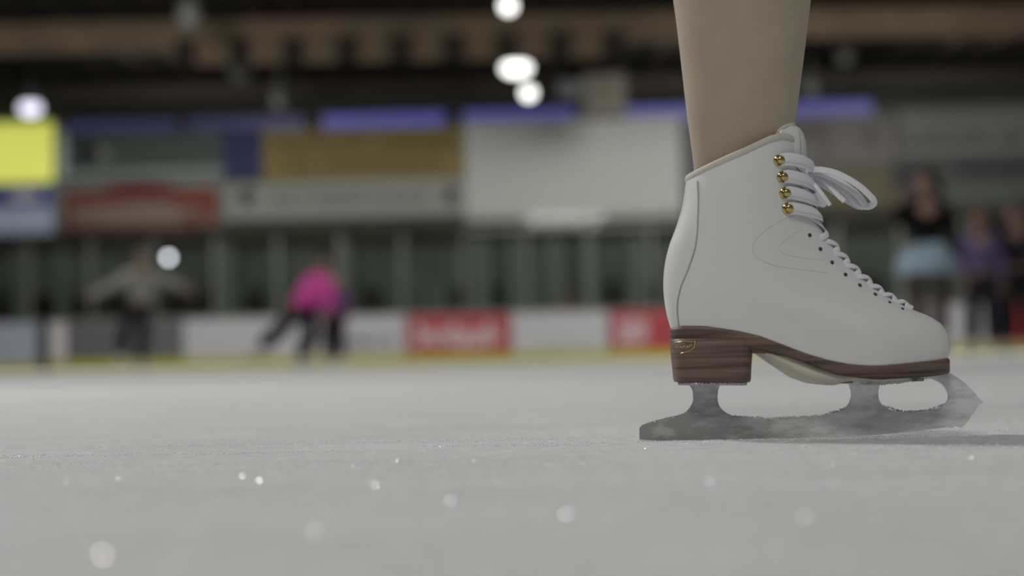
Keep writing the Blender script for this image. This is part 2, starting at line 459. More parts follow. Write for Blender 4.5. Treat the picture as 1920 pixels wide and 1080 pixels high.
# outsole band (brown), following the sole line
def plan_row(x0, x1, yf, infl, n=80, wscale=1.0):
    r = []
    for j in range(n):
        th = 2 * math.pi * j / n; s = 0.5 - 0.5 * math.cos(th); sn = math.sin(th)
        x = x0 + (x1 - x0) * s
        wd = (plan_w((x - 1256) / (1778 - 1256)) * wscale + infl) * math.copysign(abs(sn) ** 0.72, sn)
        r.append(S(x, yf(x), -wd))
    return r
bm = bmesh.new()
top_y = lambda x: interp(SOLE_TOP, x); bot_y = lambda x: interp(SOLE_BOT, x)
rows = [plan_row(1258, 1774, lambda x: top_y(x) - 2, -0.001), plan_row(1256, 1777, top_y, 0.0012), plan_row(1255, 1778, lambda x: top_y(x) * .85 + bot_y(x) * .15, 0.0020),
        plan_row(1257, 1778, lambda x: top_y(x) * .1 + bot_y(x) * .9, 0.0018), plan_row(1259, 1776, bot_y, 0.0008)]
grid(bm, rows, True, True, True)
part('outsole', bm, brown, skate)
# heel block
def heel_row(x0, x1, y, wd, n=64):
    r = []
    for j in range(n):
        th = 2 * math.pi * j / n; c, sn = math.cos(th), math.sin(th)
        x = (x0 + x1) / 2 - (x1 - x0) / 2 * math.copysign(abs(c) ** (0.9 if c > 0 else 0.28), c)
        r.append(S(x, y, -wd * math.copysign(abs(sn) ** 0.55, sn)))
    return r
bm = bmesh.new()
grid(bm, [heel_row(1257, 1410, 636, 0.0315), heel_row(1258, 1407, 655, 0.0312), heel_row(1261, 1405, 685, 0.0300), heel_row(1264, 1404, 712, 0.0288), heel_row(1266, 1402, 716, 0.0280)], True, True, True)
heel = part('heel', bm, brown, skate)
# gilt stamp on the side of the heel, as raised foil lines
def heelpt(px, py):
    # near-side surface of the heel under pixel px, py
    yy = min(max(py, 636), 716); k = (yy - 636) / 80
    x0 = 1257 + 8 * k; x1 = 1410 - 7 * k; wd = 0.0315 - 0.003 * k
    best = None
    for j in range(0, 161):
        th = math.pi * j / 160; c, sn = math.cos(th), math.sin(th)
        x = (x0 + x1) / 2 - (x1 - x0) / 2 * math.copysign(abs(c) ** (0.9 if c > 0 else 0.28), c)
        p = S(x, yy, -(wd + 0.0004) * sn ** 0.55)
        q = proj(p); d = abs(q[0] - px)
        if best is None or d < best[0]: best = (d, p)
    return best[1]
bm = bmesh.new()
def foil(pxs, r=0.00045): tube(bm, catmull([heelpt(*p) for p in pxs], 4), r, 6)
foil([(1262, 645), (1268, 643), (1282, 641), (1294, 642), (1303, 641)]); foil([(1264, 668), (1276, 663), (1290, 659), (1302, 652)]); foil([(1303, 641), (1303, 647), (1302, 653)], 0.0007)
for k, (a, b_) in enumerate([(1268, 652), (1275, 651), (1281, 650), (1287, 650), (1293, 648)]):     # tiny illegible script between the lines
    foil([(a, b_ + 4), (a + 1, b_ - 1), (a + 4, b_ + 2)], 0.00035)
part('gilt_stamp', bm, brass, heel)
# cream arch under the waist
CW = [(1416, 660), (1446, 682), (1484, 708), (1515, 719), (1554, 723), (1585, 716)]
bm = bmesh.new(); rows = []
for i in range(25):
    x = 1408 + (1596 - 1408) * i / 24
    yt = bot_y(x) - 8; yb = max(interp(CW, x), yt + 3); wd = plan_w((x - 1256) / 522) * 0.93
    r = []
    for k in range(24):
        a = 2 * math.pi * k / 24; c, sn = math.cos(a), math.sin(a)
        r.append(S(x, (yt + yb) / 2 + (yb - yt) / 2 * math.copysign(abs(sn) ** 0.75, sn), wd * math.copysign(abs(c) ** 0.6, c)))
    rows.append(r)
grid(bm, rows, True, True, True)
part('arch', bm, cream, skate)

# blade: one steel runner with two stanchions and a toe pick
BL = [(1199, 824), (1199, 802), (1204, 797), (1220, 791), (1250, 783), (1275, 777), (1288, 770), (1297, 758), (1301, 745), (1298, 730), (1293, 722),
      (1349, 722), (1346, 732), (1345, 747), (1348, 760), (1356, 770), (1368, 777), (1383, 781), (1438, 784), (1492, 781), (1543, 779), (1570, 772), (1587, 763), (1595, 748), (1596, 735), (1592, 722),
      (1648, 722), (1646, 735), (1647, 748), (1655, 761), (1671, 769), (1694, 772), (1737, 770), (1762, 764), (1776, 752), (1778, 740), (1772, 727), (1760, 716), (1741, 708), (1741, 702),
      (1782, 700), (1803, 714), (1822, 731), (1832, 744), (1843, 754), (1833, 760), (1830, 766), (1827, 772), (1821, 778), (1817, 785), (1813, 791), (1807, 797), (1801, 802), (1795, 800), (1789, 799), (1784, 803), (1776, 801), (1725, 807),
      (1667, 813), (1609, 817), (1531, 821), (1453, 824), (1337, 826), (1260, 826.5)]
def smooth_poly(P, keep):
    out = []
    n = len(P)
    for i in range(n):
        a, b_, c, d = P[i - 1], P[i], P[(i + 1) % n], P[(i + 2) % n]
        out.append(b_)
        if i in keep or (i + 1) % n in keep: continue
        for t in (0.33, 0.67):
            out.append(tuple(0.5 * ((2 * b_[q]) + (c[q] - a[q]) * t + (2 * a[q] - 5 * b_[q] + 4 * c[q] - d[q]) * t * t + (3 * b_[q] - a[q] - 3 * c[q] + d[q]) * t ** 3) for q in (0, 1)))
    return out
keep = {0, 1, 10, 11, 25, 26, 38, 39, 40} | set(range(43, 57))
poly = smooth_poly(BL, keep)
def extrude(bm, poly, y0, y1, bev=0.0):
    a = [bm.verts.new(S(x, y, y0)) for x, y in poly]; b_ = [bm.verts.new(S(x, y, y1)) for x, y in poly]
    n = len(a)
    from mathutils.geometry import tessellate_polygon
    for t in tessellate_polygon([[Vector((x, y, 0)) for x, y in poly]]):
        bm.faces.new([a[i] for i in t]); bm.faces.new([b_[i] for i in t])
    for i in range(n): bm.faces.new((a[i], a[(i + 1) % n], b_[(i + 1) % n], b_[i]))
bm = bmesh.new(); extrude(bm, poly, -0.0021, 0.0021)
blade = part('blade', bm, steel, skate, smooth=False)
# thicker stanchion cheeks
for xa, xb in ((1294, 1349), (1593, 1648)):
    cx = (xa + xb) / 2; rows = []; bm = bmesh.new()
    for y, hw, dy in ((719, 29, 0.011), (724, 26, 0.0075), (735, 22.5, 0.0045), (750, 22, 0.0036), (764, 27, 0.003), (772, 36, 0.0024)):
        rows.append([S(cx + hw * math.copysign(abs(math.cos(a)) ** 0.5, math.cos(a)), y, dy * math.copysign(abs(math.sin(a)) ** 0.6, math.sin(a))) for a in [2 * math.pi * k / 24 for k in range(24)]])
    grid(bm, rows, True, True, True)
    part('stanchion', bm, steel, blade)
for (x0, x1, ya, yb, wd, nm) in ((1272, 1398, 715.5, 722, 0.024, 'heel_plate'),):
    bm = bmesh.new()
    grid(bm, [heel_row(x0, x1, ya, wd), heel_row(x0, x1, yb, wd)], True, True, True)
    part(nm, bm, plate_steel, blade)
bm = bmesh.new(); rows = []
for i in range(24):
    x = 1563 + (1752 - 1563) * i / 23
    yt = bot_y(x) - 3; yb = interp([(1563, 719), (1640, 721), (1680, 716), (1752, 707)], x)
    wd = 0.030 * interp([(0, .55), (0.15, 0.95), (0.6, 1), (1, .6)], i / 23)
    rows.append([S(x, yt, -wd), S(x, yb, -wd), S(x, yb, wd), S(x, yt, wd)])
grid(bm, rows, True, True, True)
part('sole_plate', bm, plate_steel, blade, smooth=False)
for x in (1575, 1705):
    bm = bmesh.new(); box(bm, S(x, 714 if x < 1600 else 711, -0.029), (0.009, 0.003, 0.0028))
    part('plate_screw', bm, mat('screw_steel', (0.16, 0.16, 0.15), 0.5), blade, smooth=False)
# snow stuck to the blade
bm = bmesh.new(); rnd = random.Random(3)
def crumb(bm, p, r):
    q = bmesh.ops.create_icosphere(bm, subdivisions=1, radius=r)
    sx, sy, sz = [rnd.uniform(0.6, 1.3) for _ in range(3)]
    for v in q['verts']: v.co = Vector((v.co.x * sx, v.co.y * sy, v.co.z * sz)) * rnd.uniform(0.8, 1.2) + p
for _ in range(900):
    x = rnd.uniform(1380, 1790) if rnd.random() < 0.85 else rnd.uniform(1210, 1380)
    y = interp([(1204, 797), (1275, 778), (1290, 772), (1383, 781), (1438, 784), (1543, 779), (1587, 764), (1600, 760), (1650, 760), (1694, 772), (1737, 770), (1790, 752)], x)
    crumb(bm, S(x, y + rnd.uniform(-1.5, 2), rnd.uniform(-0.0026, 0.0023)), rnd.uniform(0.0002, 0.0009) ** 1.0)
for _ in range(1100):
    x = rnd.triangular(1430, 1830, 1700); y = rnd.uniform(785, 812) if x < 1740 else rnd.uniform(730, 800)
    yb = interp([(1430, 824), (1609, 816), (1725, 806), (1800, 798), (1830, 760)], x)
    if y > yb - 2 or (x < 1784 and y < 774) or (x > 1790 and y < 712 + (x - 1790) * 1.0): continue
    crumb(bm, S(x, y, -0.0021), rnd.uniform(0.0002, 0.0005))
for _ in range(120):
    x = rnd.uniform(1600, 1725)
    crumb(bm, S(x, interp([(1563, 719), (1640, 721), (1680, 716), (1752, 707)], x) + rnd.uniform(-4, 0.5), -0.0295 + rnd.uniform(-0.0008, 0.0008)), rnd.uniform(0.0003, 0.0008))
for _ in range(60):
    crumb(bm, S(rnd.uniform(1285, 1390), 718 + rnd.uniform(-1, 2), -0.0255 + rnd.uniform(-0.001, 0.001)), rnd.uniform(0.0003, 0.0009))
tag(part('clinging_snow', bm, snowm, blade), kind='stuff')

# ------------------------------------------------------------------ the skater's leg
def tights():
    mt = mat('tan_tights', (0.44, 0.37, 0.272), 0.75, bump=(1300, 0.35, 0.0005), vary=(30, (0.41, 0.335, 0.25), 0.4, 0.7))
    mt.node_tree.nodes['Principled BSDF'].inputs['Sheen Weight'].default_value = 0.25
    return mt
LEFT = [(-1250, 1205), (-1000, 1222), (-760, 1265), (-600, 1280), (-480, 1268), (-340, 1238), (-200, 1235), (-100, 1247), (0, 1262), (60, 1270), (140, 1279), (220, 1288), (290, 1298), (330, 1302), (400, 1304), (470, 1300), (540, 1296)]
RIGHT = [(-1250, 1640), (-1000, 1600), (-760, 1560), (-600, 1545), (-480, 1535), (-340, 1540), (-200, 1540), (-100, 1532), (0, 1520), (60, 1513), (140, 1503), (220, 1493), (290, 1484), (330, 1482), (400, 1486), (470, 1500), (540, 1520)]
bm = bmesh.new(); rows = []
for i in range(120):
    y = 540 - (540 + 1250) * i / 119
    a = interp(LEFT, y); b_ = interp(RIGHT, y)
    hw = (b_ - a) / 2; wd = hw * UNIT * interp([(-1250, 1.0), (-600, 0.9), (-200, 0.86), (0, 0.82), (200, 0.78), (400, 0.66), (540, 0.55)], y)
    rows.append([S((a + b_) / 2 - hw * math.cos(t), y, -wd * math.sin(t) * (1 - 0.06 * math.cos(t))) for t in [2 * math.pi * k / 48 for k in range(48)]])
# foot inside the boot
grid(bm, rows, True, True, True)
leg = single('person', bm, tights(), S(1400, 540), smooth=True, label='person of whom one calf in tan tights shows, standing in the white figure skate', cat='person')
sm = leg.modifiers.new('soft', 'SMOOTH'); sm.factor = 0.5; sm.iterations = 6

# ------------------------------------------------------------------ loose snow on the ice
icecrumb = mat('ice_crumb', (0.90, 0.905, 0.92), 0.4, spec=0.6)
rnd = random.Random(11)
_t = bmesh.new(); bmesh.ops.create_icosphere(_t, subdivisions=1, radius=1)
ICO_V = [tuple(v.co) for v in _t.verts]; ICO_F = [tuple(v.index for v in f.verts) for f in _t.faces]; _t.free()
def crumbs(name, mt, items, loc, label, cat):
    V_, Fs = [], []
    for (x, y, r, zk) in items:
        b0 = len(V_); sx, sy = rnd.uniform(0.7, 1.6), rnd.uniform(0.7, 1.6)
        for a in ICO_V:
            k = rnd.uniform(0.8, 1.2) * r
            V_.append((a[0] * sx * k + x - loc[0], a[1] * sy * k + y - loc[1], max(a[2] * k * zk + r * 0.3, 0.0)))
        Fs += [tuple(q + b0 for q in f) for f in ICO_F]
    me = bpy.data.meshes.new(name); me.from_pydata(V_, [], Fs); me.materials.append(mt)
    o = bpy.data.objects.new(name, me); COL.objects.link(o); o.location = loc
    return tag(o, label, cat, kind='stuff')
items = []
for _ in range(5000):
    Y = 0.70 + rnd.random() ** 1.2 * 1.5; items.append((rnd.uniform(-0.36, 0.36) * Y, Y, rnd.uniform(0.0002, 0.0006), 0.8))
for _ in range(46):                                  # drifts of shaved snow along old skate tracks
    Y = rnd.uniform(0.85, 1.75); X = rnd.uniform(-0.36, 0.36) * Y; ln = rnd.uniform(0.03, 0.20); sl = rnd.uniform(-0.12, 0.10)
    for _k in range(int(ln * 1300)):
        u = rnd.uniform(-1, 1); items.append((X + u * ln, Y + u * ln * sl + rnd.gauss(0, 0.006), rnd.uniform(0.0003, 0.0009), 0.8))
for _ in range(700):                                 # pushed up beside the blade
    x = rnd.uniform(0.10, 0.40); items.append((x, 1.355 + rnd.gauss(-0.006, 0.008), rnd.uniform(0.0002, 0.0008), 0.9))
crumbs('snow_crumbs', icecrumb, items, (0, 1.4, 0), 'loose shaved snow crumbs scattered over the ice around the skate blade', 'snow')
# flat clear crystals, tilted on purpose to mirror the light on the left into the camera
glint = mat('ice_glint', (0.90, 0.91, 0.93), 0.22, spec=0.9, coat=0.5)
bm = bmesh.new(); KEY = Vector((-5.4, 5.4, 5.8))
def crystal(x, y, r, jit):
    p = Vector((x, y, r * 0.7)); hv = ((KEY - p).normalized() + (CAM - p).normalized()).normalized()
    r *= 0.62; hv = (hv + Vector([rnd.gauss(0, jit) for _ in range(3)])).normalized()
    M = hv.to_track_quat('Z', 'Y').to_matrix()
    q = bmesh.ops.create_cone(bm, cap_ends=True, segments=6, radius1=r * 1.15, radius2=r, depth=r * 0.5)
    for v in q['verts']: v.co = M @ v.co + p
for (px_, py_, r) in ((1062, 968, .0011), (1508, 972, .0009), (192, 1046, .0014), (704, 912, .0009), (486, 904, .0012), (455, 895, .0009), (222, 899, .0006), (126, 905, .0005), (745, 866, .0006), (825, 838, .0006),
                      (1092, 872, .0005), (1562, 871, .0006), (1210, 842, .0005), (845, 940, .0008), (930, 906, .0006), (1820, 860, .0006), (35, 856, .0005), (660, 874, .0004), (1330, 905, .0007), (590, 1000, .0010)):
    d = ray(px_, py_); k = -CAM.z / d.z; g0 = CAM + d * k; crystal(g0.x, g0.y, r, 0.01)
for _ in range(150):
    Y = rnd.uniform(0.6, 1.9); crystal(rnd.uniform(-0.34, 0.34) * Y, Y, rnd.uniform(0.0003, 0.0007), 0.16)
single('ice_crystals', bm, glint, (0, 1.3, 0), label='glinting clear ice crystals sprinkled on the rink surface', cat='ice', kind='stuff')

# ------------------------------------------------------------------ rink boards and glass (about 38 m away)
SL = -0.05
def atp(px, py, Y0):
    """point under the pixel on a wall plane Y = Y0 + SL*X"""
    d = ray(px, py); k = Y0 / (d.y - SL * d.x); return CAM + d * k
def X_at(px, Y0): return atp(px, 600, Y0).x
WD = Vector((1, SL, 0)).normalized(); WN = Vector((SL, -1, 0)).normalized()       # along the wall, towards the camera
WM = Matrix((WD, -WN, Vector((0, 0, 1)))).transposed()
def wbox(bm, xa, xb, za, zb, Y0, off=0.0, th=0.05):
    """box on the wall plane: x range, z range, front face 'off' in front of the plane"""
    xm = (xa + xb) / 2
    c = Vector((xm, Y0 + SL * xm, (za + zb) / 2)) + WN * (off - th / 2)
    return box(bm, c, ((xb - xa) / WD.x, th, zb - za), WM)
YB = 38.0
white = mat('board_white', (0.52, 0.52, 0.54), 0.5)
grayb = mat('board_grey', (0.13, 0.13, 0.135), 0.6)
redb = mat('board_red', (0.40, 0.036, 0.046), 0.5)
yellow = mat('kick_yellow', (0.44, 0.42, 0.03), 0.6)
railm = mat('cap_rail', (0.22, 0.22, 0.21), 0.5)
inkm = mat('ink_grey', (0.10, 0.10, 0.13), 0.6)
whm = mat('print_white', (0.68, 0.64, 0.66), 0.6)
alu = mat('aluminium', (0.17, 0.175, 0.165), 0.5, metal=0.2)
def glass_mat():
    mt = bpy.data.materials.new('rink_glass'); mt.use_nodes = True; nt = mt.node_tree
    nt.nodes.remove(nt.nodes['Principled BSDF'])
    tr = nt.nodes.new('ShaderNodeBsdfTransparent'); tr.inputs[0].default_value = (0.86, 0.9, 0.87, 1)
    gl = nt.nodes.new('ShaderNodeBsdfGlossy'); gl.inputs['Roughness'].default_value = 0.01
    fr = nt.nodes.new('ShaderNodeFresnel'); fr.inputs[0].default_value = 1.28
    mx = nt.nodes.new('ShaderNodeMixShader'); out = nt.nodes['Material Output']
    nt.links.new(fr.outputs[0], mx.inputs[0]); nt.links.new(tr.outputs[0], mx.inputs[1]); nt.links.new(gl.outputs[0], mx.inputs[2]); nt.links.new(mx.outputs[0], out.inputs[0])
    return mt
glassm = glass_mat()
BH = 1.17
def xw(px): return X_at(px, YB)
def board(pa, pb, mt, label, marks=None, slant=0):
    xa, xb = xw(pa), xw(pb); xm = (xa + xb) / 2
    o = root('rink_board', (xm, YB + SL * xm, 0), label, 'rink board', None)
    bm = bmesh.new(); vs = wbox(bm, xa + 0.02, xb - 0.02, 0.24, BH, YB, 0, 0.08)
    if slant:
        for v in vs:
            v.co.x += (v.co.z - 0.7) * slant
    part('panel', bm, mt, o, False)
    bm = bmesh.new(); wbox(bm, xa + .01, xb - .01, 0, 0.24, YB, 0.015, 0.09); part('kick_plate', bm, yellow, o, False)
    bm = bmesh.new(); wbox(bm, xa + .01, xb - .01, BH, BH + 0.06, YB, 0.02, 0.14); part('cap_rail', bm, railm, o, False)
    if marks:
        for (ma, mb, za, zb, mm, nm) in marks:
            bm = bmesh.new(); wbox(bm, xw(ma), xw(mb), za, zb, YB, 0.006, 0.01); part(nm, bm, mm, o, False)
    return o
def script(pa, pb, za, zb, mt, o, Y0, seed=1, n=9, name='lettering', thick=0.05, off=0.012):
    """a run of blurred handwriting-like letters too far away to read"""
    r = random.Random(seed); bm = bmesh.new()
    for i in range(n):
        a = pa + (pb - pa) * (i + 0.12) / n; b_ = pa + (pb - pa) * (i + 0.85) / n
        xa, xb = X_at(a, Y0), X_at(b_, Y0)
        hz = zb if r.random() < 0.4 or i == 0 else za + (zb - za) * 0.66
        wv = (xb - xa) * 0.3
        wbox(bm, xa, xa + wv, za, hz, Y0, off, 0.01)
        if r.random() < 0.7: wbox(bm, xb - wv, xb, za, za + (zb - za) * 0.66, Y0, off, 0.01)
        zz = za + (zb - za) * r.choice([0, 0.3, 0.52])
        wbox(bm, xa, xb, zz, zz + (zb - za) * 0.16, Y0, off + 0.002, 0.01)
    return part(name, bm, mt, o, False)
bluish = mat('board_bluewhite', (0.42, 0.46, 0.55), 0.5)
b0 = board(-260, -90, white, 'plain white rink board beyond the left end of the bluish board')
b1 = board(-90, 72, bluish, 'pale bluish white rink board at the far left beside the dark gate post')
b2 = board(92, 124, whm, 'narrow pale rink board just right of the dark gate post')
b3 = board(124, 342, grayb, 'dark grey rink board behind the skater with outstretched arms')
b4 = board(342, 560, white, 'plain white rink board between the grey board and the pink skater')
b5 = board(560, 762, white, 'white rink board with a line of dark lettering, right of the pink skater')
script(645, 742, 0.42, 0.72, inkm, b5, YB, 3, 8)
b6 = board(762, 957, redb, 'red rink board with white script, nearer the middle of the picture')
script(778, 942, 0.38, 0.98, whm, b6, YB, 5, 5)
bm = bmesh.new(); wbox(bm, xw(790), xw(935), 0.52, 0.80, YB, 0.02, 0.01); part('lettering', bm, mat('print_pink', (0.58, 0.40, 0.42), .6), b6, False)
b7 = board(957, 1142, white, 'white rink board between the two red boards')
script(1010, 1120, 0.35, 0.55, mat('print_pale', (0.45, 0.45, 0.47), .6), b7, YB, 8, 7)
b8 = board(1142, 1330, redb, 'red rink board with pale script directly behind the heel of the boot')
script(1156, 1212, 0.38, 1.0, whm, b8, YB, 9, 2)
bm = bmesh.new(); wbox(bm, xw(1158), xw(1215), 0.5, 0.95, YB, 0.02, 0.01); part('lettering', bm, mat('print_pink', (0.55, 0.35, 0.38), .6), b8, False)
b9 = board(1330, 1560, white, 'white rink board hidden mostly behind the boot')
b10 = board(1560, 1760, mat('board_mauve', (0.16, 0.13, 0.15), .6), 'dark mauve rink board by the toe of the boot')
b11 = board(1760, 1872, white, 'white rink board between the legs of the skaters at right')
b12 = board(1872, 2160, redb, 'dark red rink board at the far right edge')
# gate post
xm = xw(82); bm = bmesh.new()
gp = root('gate_post', (xm, YB + SL * xm, 0), 'dark post in the boards beside the narrow pale board', 'post')
wbox(bm, xw(74.5), xw(90), 0, 1.18, YB, 0.06, 0.2); part('post', bm, mat('post_dark', (0.035, 0.035, 0.04), .5), gp, False)
bm = bmesh.new(); wbox(bm, xw(74.5), xw(90), 1.18, 1.22, YB, 0.08, 0.2); part('cap', bm, railm, gp, False)
# glass panes and their supports
px = -180; k = 0
edges = []
while px < 2100:
    edges.append(px); px += 117
ztop = 3.55
rg = root('rink_glass', (0, YB, BH + 0.06), 'long run of clear rink glass with slim uprights standing on the boards', 'rink glass')
for i, p in enumerate(edges):
    x = xw(p)
    bm = bmesh.new(); wbox(bm, x - 0.04, x + 0.04, BH + 0.06, 3.12, YB, 0.01, 0.07); part('upright', bm, alu, rg, False)
    if i < len(edges) - 1:
        xa, xb = x + 0.04, xw(edges[i + 1]) - 0.04
        bm = bmesh.new(); wbox(bm, xa, xb, BH + 0.06, ztop - 0.02, YB, -0.03, 0.015); part('glass_pane', bm, glassm, rg, False)

# ------------------------------------------------------------------ back of the hall
YW = 44.0
def xv(px): return X_at(px, YW)
def zv(px, py): return atp(px, py, YW).z
def zc(py): return atp(960, py, YW).z
wallup = mat('wall_upper', (0.10, 0.10, 0.09), 0.9)
walllo = mat('wall_lower', (0.155, 0.16, 0.145), 0.9, vary=(0.5, (0.07, 0.074, 0.064), 0.4, 0.7))
woodm = mat('dark_fascia', (0.085, 0.063, 0.047), 0.8, vary=(1.5, (0.045, 0.038, 0.03), 0.4, 0.6))
YL = 44.6
bm = bmesh.new(); wbox(bm, -21, 21, 0, zc(432) + .1, YL, 0, 0.2); tag(build('wall_back_lower', bm, walllo, smooth=False), kind='structure')
zbot = zc(432); ztopw = zc(196)
bm = bmesh.new(); wbox(bm, -21, 21, zbot, 7.6, YW, 0, 0.3); tag(build('wall_back_upper', bm, wallup, smooth=False), kind='structure')
bm = bmesh.new(); wbox(bm, -21, 21, zc(440), zc(414), YW, 0.15, 0.3); tag(build('trim_1', bm, woodm, smooth=False), kind='structure')
sidem = mat('wall_side', (0.09, 0.09, 0.085), 0.9)
for nm, x in (('wall_left', -20.5), ('wall_right', 20.5)):
    bm = bmesh.new(); box(bm, (x, 27, 3.8), (0.3, 37, 7.6)); tag(build(nm, bm, sidem, smooth=False), kind='structure')
# pillars, and near-black panels that paint dim recesses on the wall behind the glass
pill = mat('pillar_grey', (0.20, 0.207, 0.19), 0.8)
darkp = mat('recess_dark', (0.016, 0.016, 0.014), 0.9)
for px_, wpx in ((42, 22), (122, 20), (430, 26), (650, 26), (905, 30), (968, 22), (1042, 26), (1108, 24), (1195, 28), (1560, 24)):
    x = X_at(px_, YL); hw = wpx / 3013 * YL / 2
    bm = bmesh.new(); wbox(bm, x - hw, x + hw, 0, zc(440), YL, 0.35, 0.3)
    single('pillar', bm, pill, (x, YL + SL * x, 0), label='plain grey pillar standing against the wall behind the rink glass', cat='pillar', group='pillars behind the rink glass')
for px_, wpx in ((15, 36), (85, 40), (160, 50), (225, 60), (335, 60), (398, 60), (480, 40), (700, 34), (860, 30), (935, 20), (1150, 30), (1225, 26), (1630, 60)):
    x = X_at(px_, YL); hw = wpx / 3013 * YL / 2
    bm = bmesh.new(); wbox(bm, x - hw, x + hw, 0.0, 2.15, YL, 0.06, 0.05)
    single('dark_panel', bm, darkp, (x, YL + SL * x, 0), label='flat near-black panel painted as a dim recess on the lower wall behind the rink glass', cat='dark_panel', group='dark panels behind the rink glass')

# windows: a strip of dusk-blue panes under the roof
winm = mat('dusk_window', (0.05, 0.05, 0.10), 0.3, emit=((0.085, 0.085, 0.30), 0.75))
winm2 = mat('dusk_window_dim', (0.05, 0.05, 0.08), 0.3, emit=((0.055, 0.055, 0.16), 0.4))
frm = mat('window_frame', (0.03, 0.03, 0.03), 0.6)
z0w, z1w = zc(238), zc(206)
for i, (a, b_, mm) in enumerate(((120, 340, winm2), (352, 580, winm2), (606, 845, winm), (870, 1090, winm), (1170, 1420, winm), (1440, 1652, winm))):
    xm = (xv(a) + xv(b_)) / 2
    fr = empty('window_%d' % (i + 1), (xm, YW + SL * xm, z0w)); tag(fr, kind='structure'); ORG[fr.name] = Vector(fr.location)
    bm = bmesh.new(); wbox(bm, xv(a), xv(b_), z0w, z1w, YW, 0.03, 0.04); part('window_pane', bm, mm, fr, False)
    bm = bmesh.new()
    for xx in (xv(a), xv(b_)): wbox(bm, xx - 0.06, xx + 0.06, z0w - .05, z1w + .05, YW, 0.07, 0.07)
    wbox(bm, xv(a), xv(b_), z1w, z1w + 0.08, YW, 0.07, 0.07); wbox(bm, xv(a), xv(b_), z0w - .08, z0w, YW, 0.07, 0.07)
    part('window_frame', bm, frm, fr, False)

# banners
def banner(a, b_, ya, yb, col, label, name='banner', off=0.12, emit=None, cat='banner', frame=None):
    cx = (a + b_) / 2
    xa, xb = xv(a), xv(b_); zt, zb_ = zv(cx, ya), zv(cx, yb); xm = (xa + xb) / 2
    o = root(name, (xm, YW + SL * xm, zb_), label, cat)
    bm = bmesh.new(); wbox(bm, xa, xb, zb_, zt, YW, off, 0.04)
    part('cloth' if cat == 'banner' else 'panel', bm, mat(name + '_print', col, 0.7, emit=emit), o, False)
    return o
def mark(o, a, b_, ya, yb, col, name='print', off=0.14):
    cx = (a + b_) / 2
    bm = bmesh.new(); wbox(bm, xv(a), xv(b_), zv(cx, yb), zv(cx, ya), YW, off, 0.03)
    return part(name, bm, mat('print', col, 0.7), o, False)
def blob(o, cx, cy, rx, ry, col, name='emblem', off=0.14):
    bm = bmesh.new(); c = atp(cx, cy, YW) + WN * off
    ring = [c + WD * (rx / 3013 * YW * math.cos(t)) + Vector((0, 0, ry / 3013 * YW * math.sin(t))) for t in [2 * math.pi * k / 32 for k in range(32)]]
    grid(bm, [ring, [p + WN * 0.02 for p in ring]], True, True, True)
    return part(name, bm, mat('print', col, 0.7), o, False)
o = banner(-60, 106, 232, 344, (0.60, 0.60, 0.12), 'glowing yellow illuminated sign at the far left', 'illuminated_sign', 0.2, ((0.80, 0.86, 0.16), 0.62), 'sign')
o = banner(-60, 106, 347, 441, (0.30, 0.34, 0.46), 'blue and white illuminated sign below the yellow one', 'illuminated_sign', 0.2, ((0.45, 0.50, 0.62), 0.22), 'sign')
mark(o, -60, 103, 349, 392, (0.13, 0.14, 0.42), off=0.23); blob(o, 52, 368, 32, 13, (0.80, 0.80, 0.90), off=0.26)
o = banner(110, 424, 246, 334, (0.105, 0.125, 0.115), 'dark grey-green banner with a black and white emblem beside the yellow sign')
mark(o, 112, 130, 248, 334, (0.70, 0.80, 0.78), 'edge_strip'); mark(o, 126, 424, 318, 334, (0.34, 0.40, 0.38), 'edge_strip')  # first strip paints the bluish halo of light beside the yellow sign
blob(o, 168, 290, 20, 16, (0.03, 0.03, 0.03)); blob(o, 198, 291, 11, 13, (0.36, 0.37, 0.35)); mark(o, 130, 180, 255, 268, (0.05, 0.055, 0.05), 'lettering')
o = banner(427, 495, 243, 332, (0.045, 0.045, 0.16), 'small dark blue banner left of the ochre banner')
o = banner(497, 876, 241, 335, (0.31, 0.24, 0.078), 'wide ochre banner with brown lettering left of the white screen')
for (a, b_, ya, yb, s_) in ((525, 700, 260, 278, 4), (720, 865, 258, 280, 6), (540, 850, 298, 316, 7)):
    script(a, b_, zv((a + b_) / 2, yb), zv((a + b_) / 2, ya), mat('print', (0.10, 0.055, 0.03), .7), o, YW, s_, 9, off=0.14)
o = banner(112, 425, 340, 441, (0.30, 0.31, 0.29), 'pale banner with a red panel and whitish lettering')
mark(o, 122, 414, 356, 437, (0.26, 0.06, 0.045), 'red_panel', 0.15); blob(o, 265, 358, 70, 16, (0.22, 0.05, 0.045), 'red_arch', 0.16); blob(o, 250, 402, 105, 22, (0.34, 0.25, 0.21), 'pale_patch', 0.175)
script(135, 405, zv(270, 425), zv(270, 375), mat('print', (0.34, 0.30, 0.26), .7), o, YW, 12, 9, off=0.19)
o = banner(428, 876, 339, 408, (0.39, 0.40, 0.37), 'long pale grey banner with dark round emblems under the ochre banner')
blob(o, 465, 370, 15, 17, (0.055, 0.065, 0.055)); blob(o, 846, 368, 13, 17, (0.055, 0.065, 0.055))
script(515, 810, zv(660, 384), zv(660, 356), mat('print', (0.15, 0.17, 0.15), .7), o, YW, 15, 11, off=0.14)
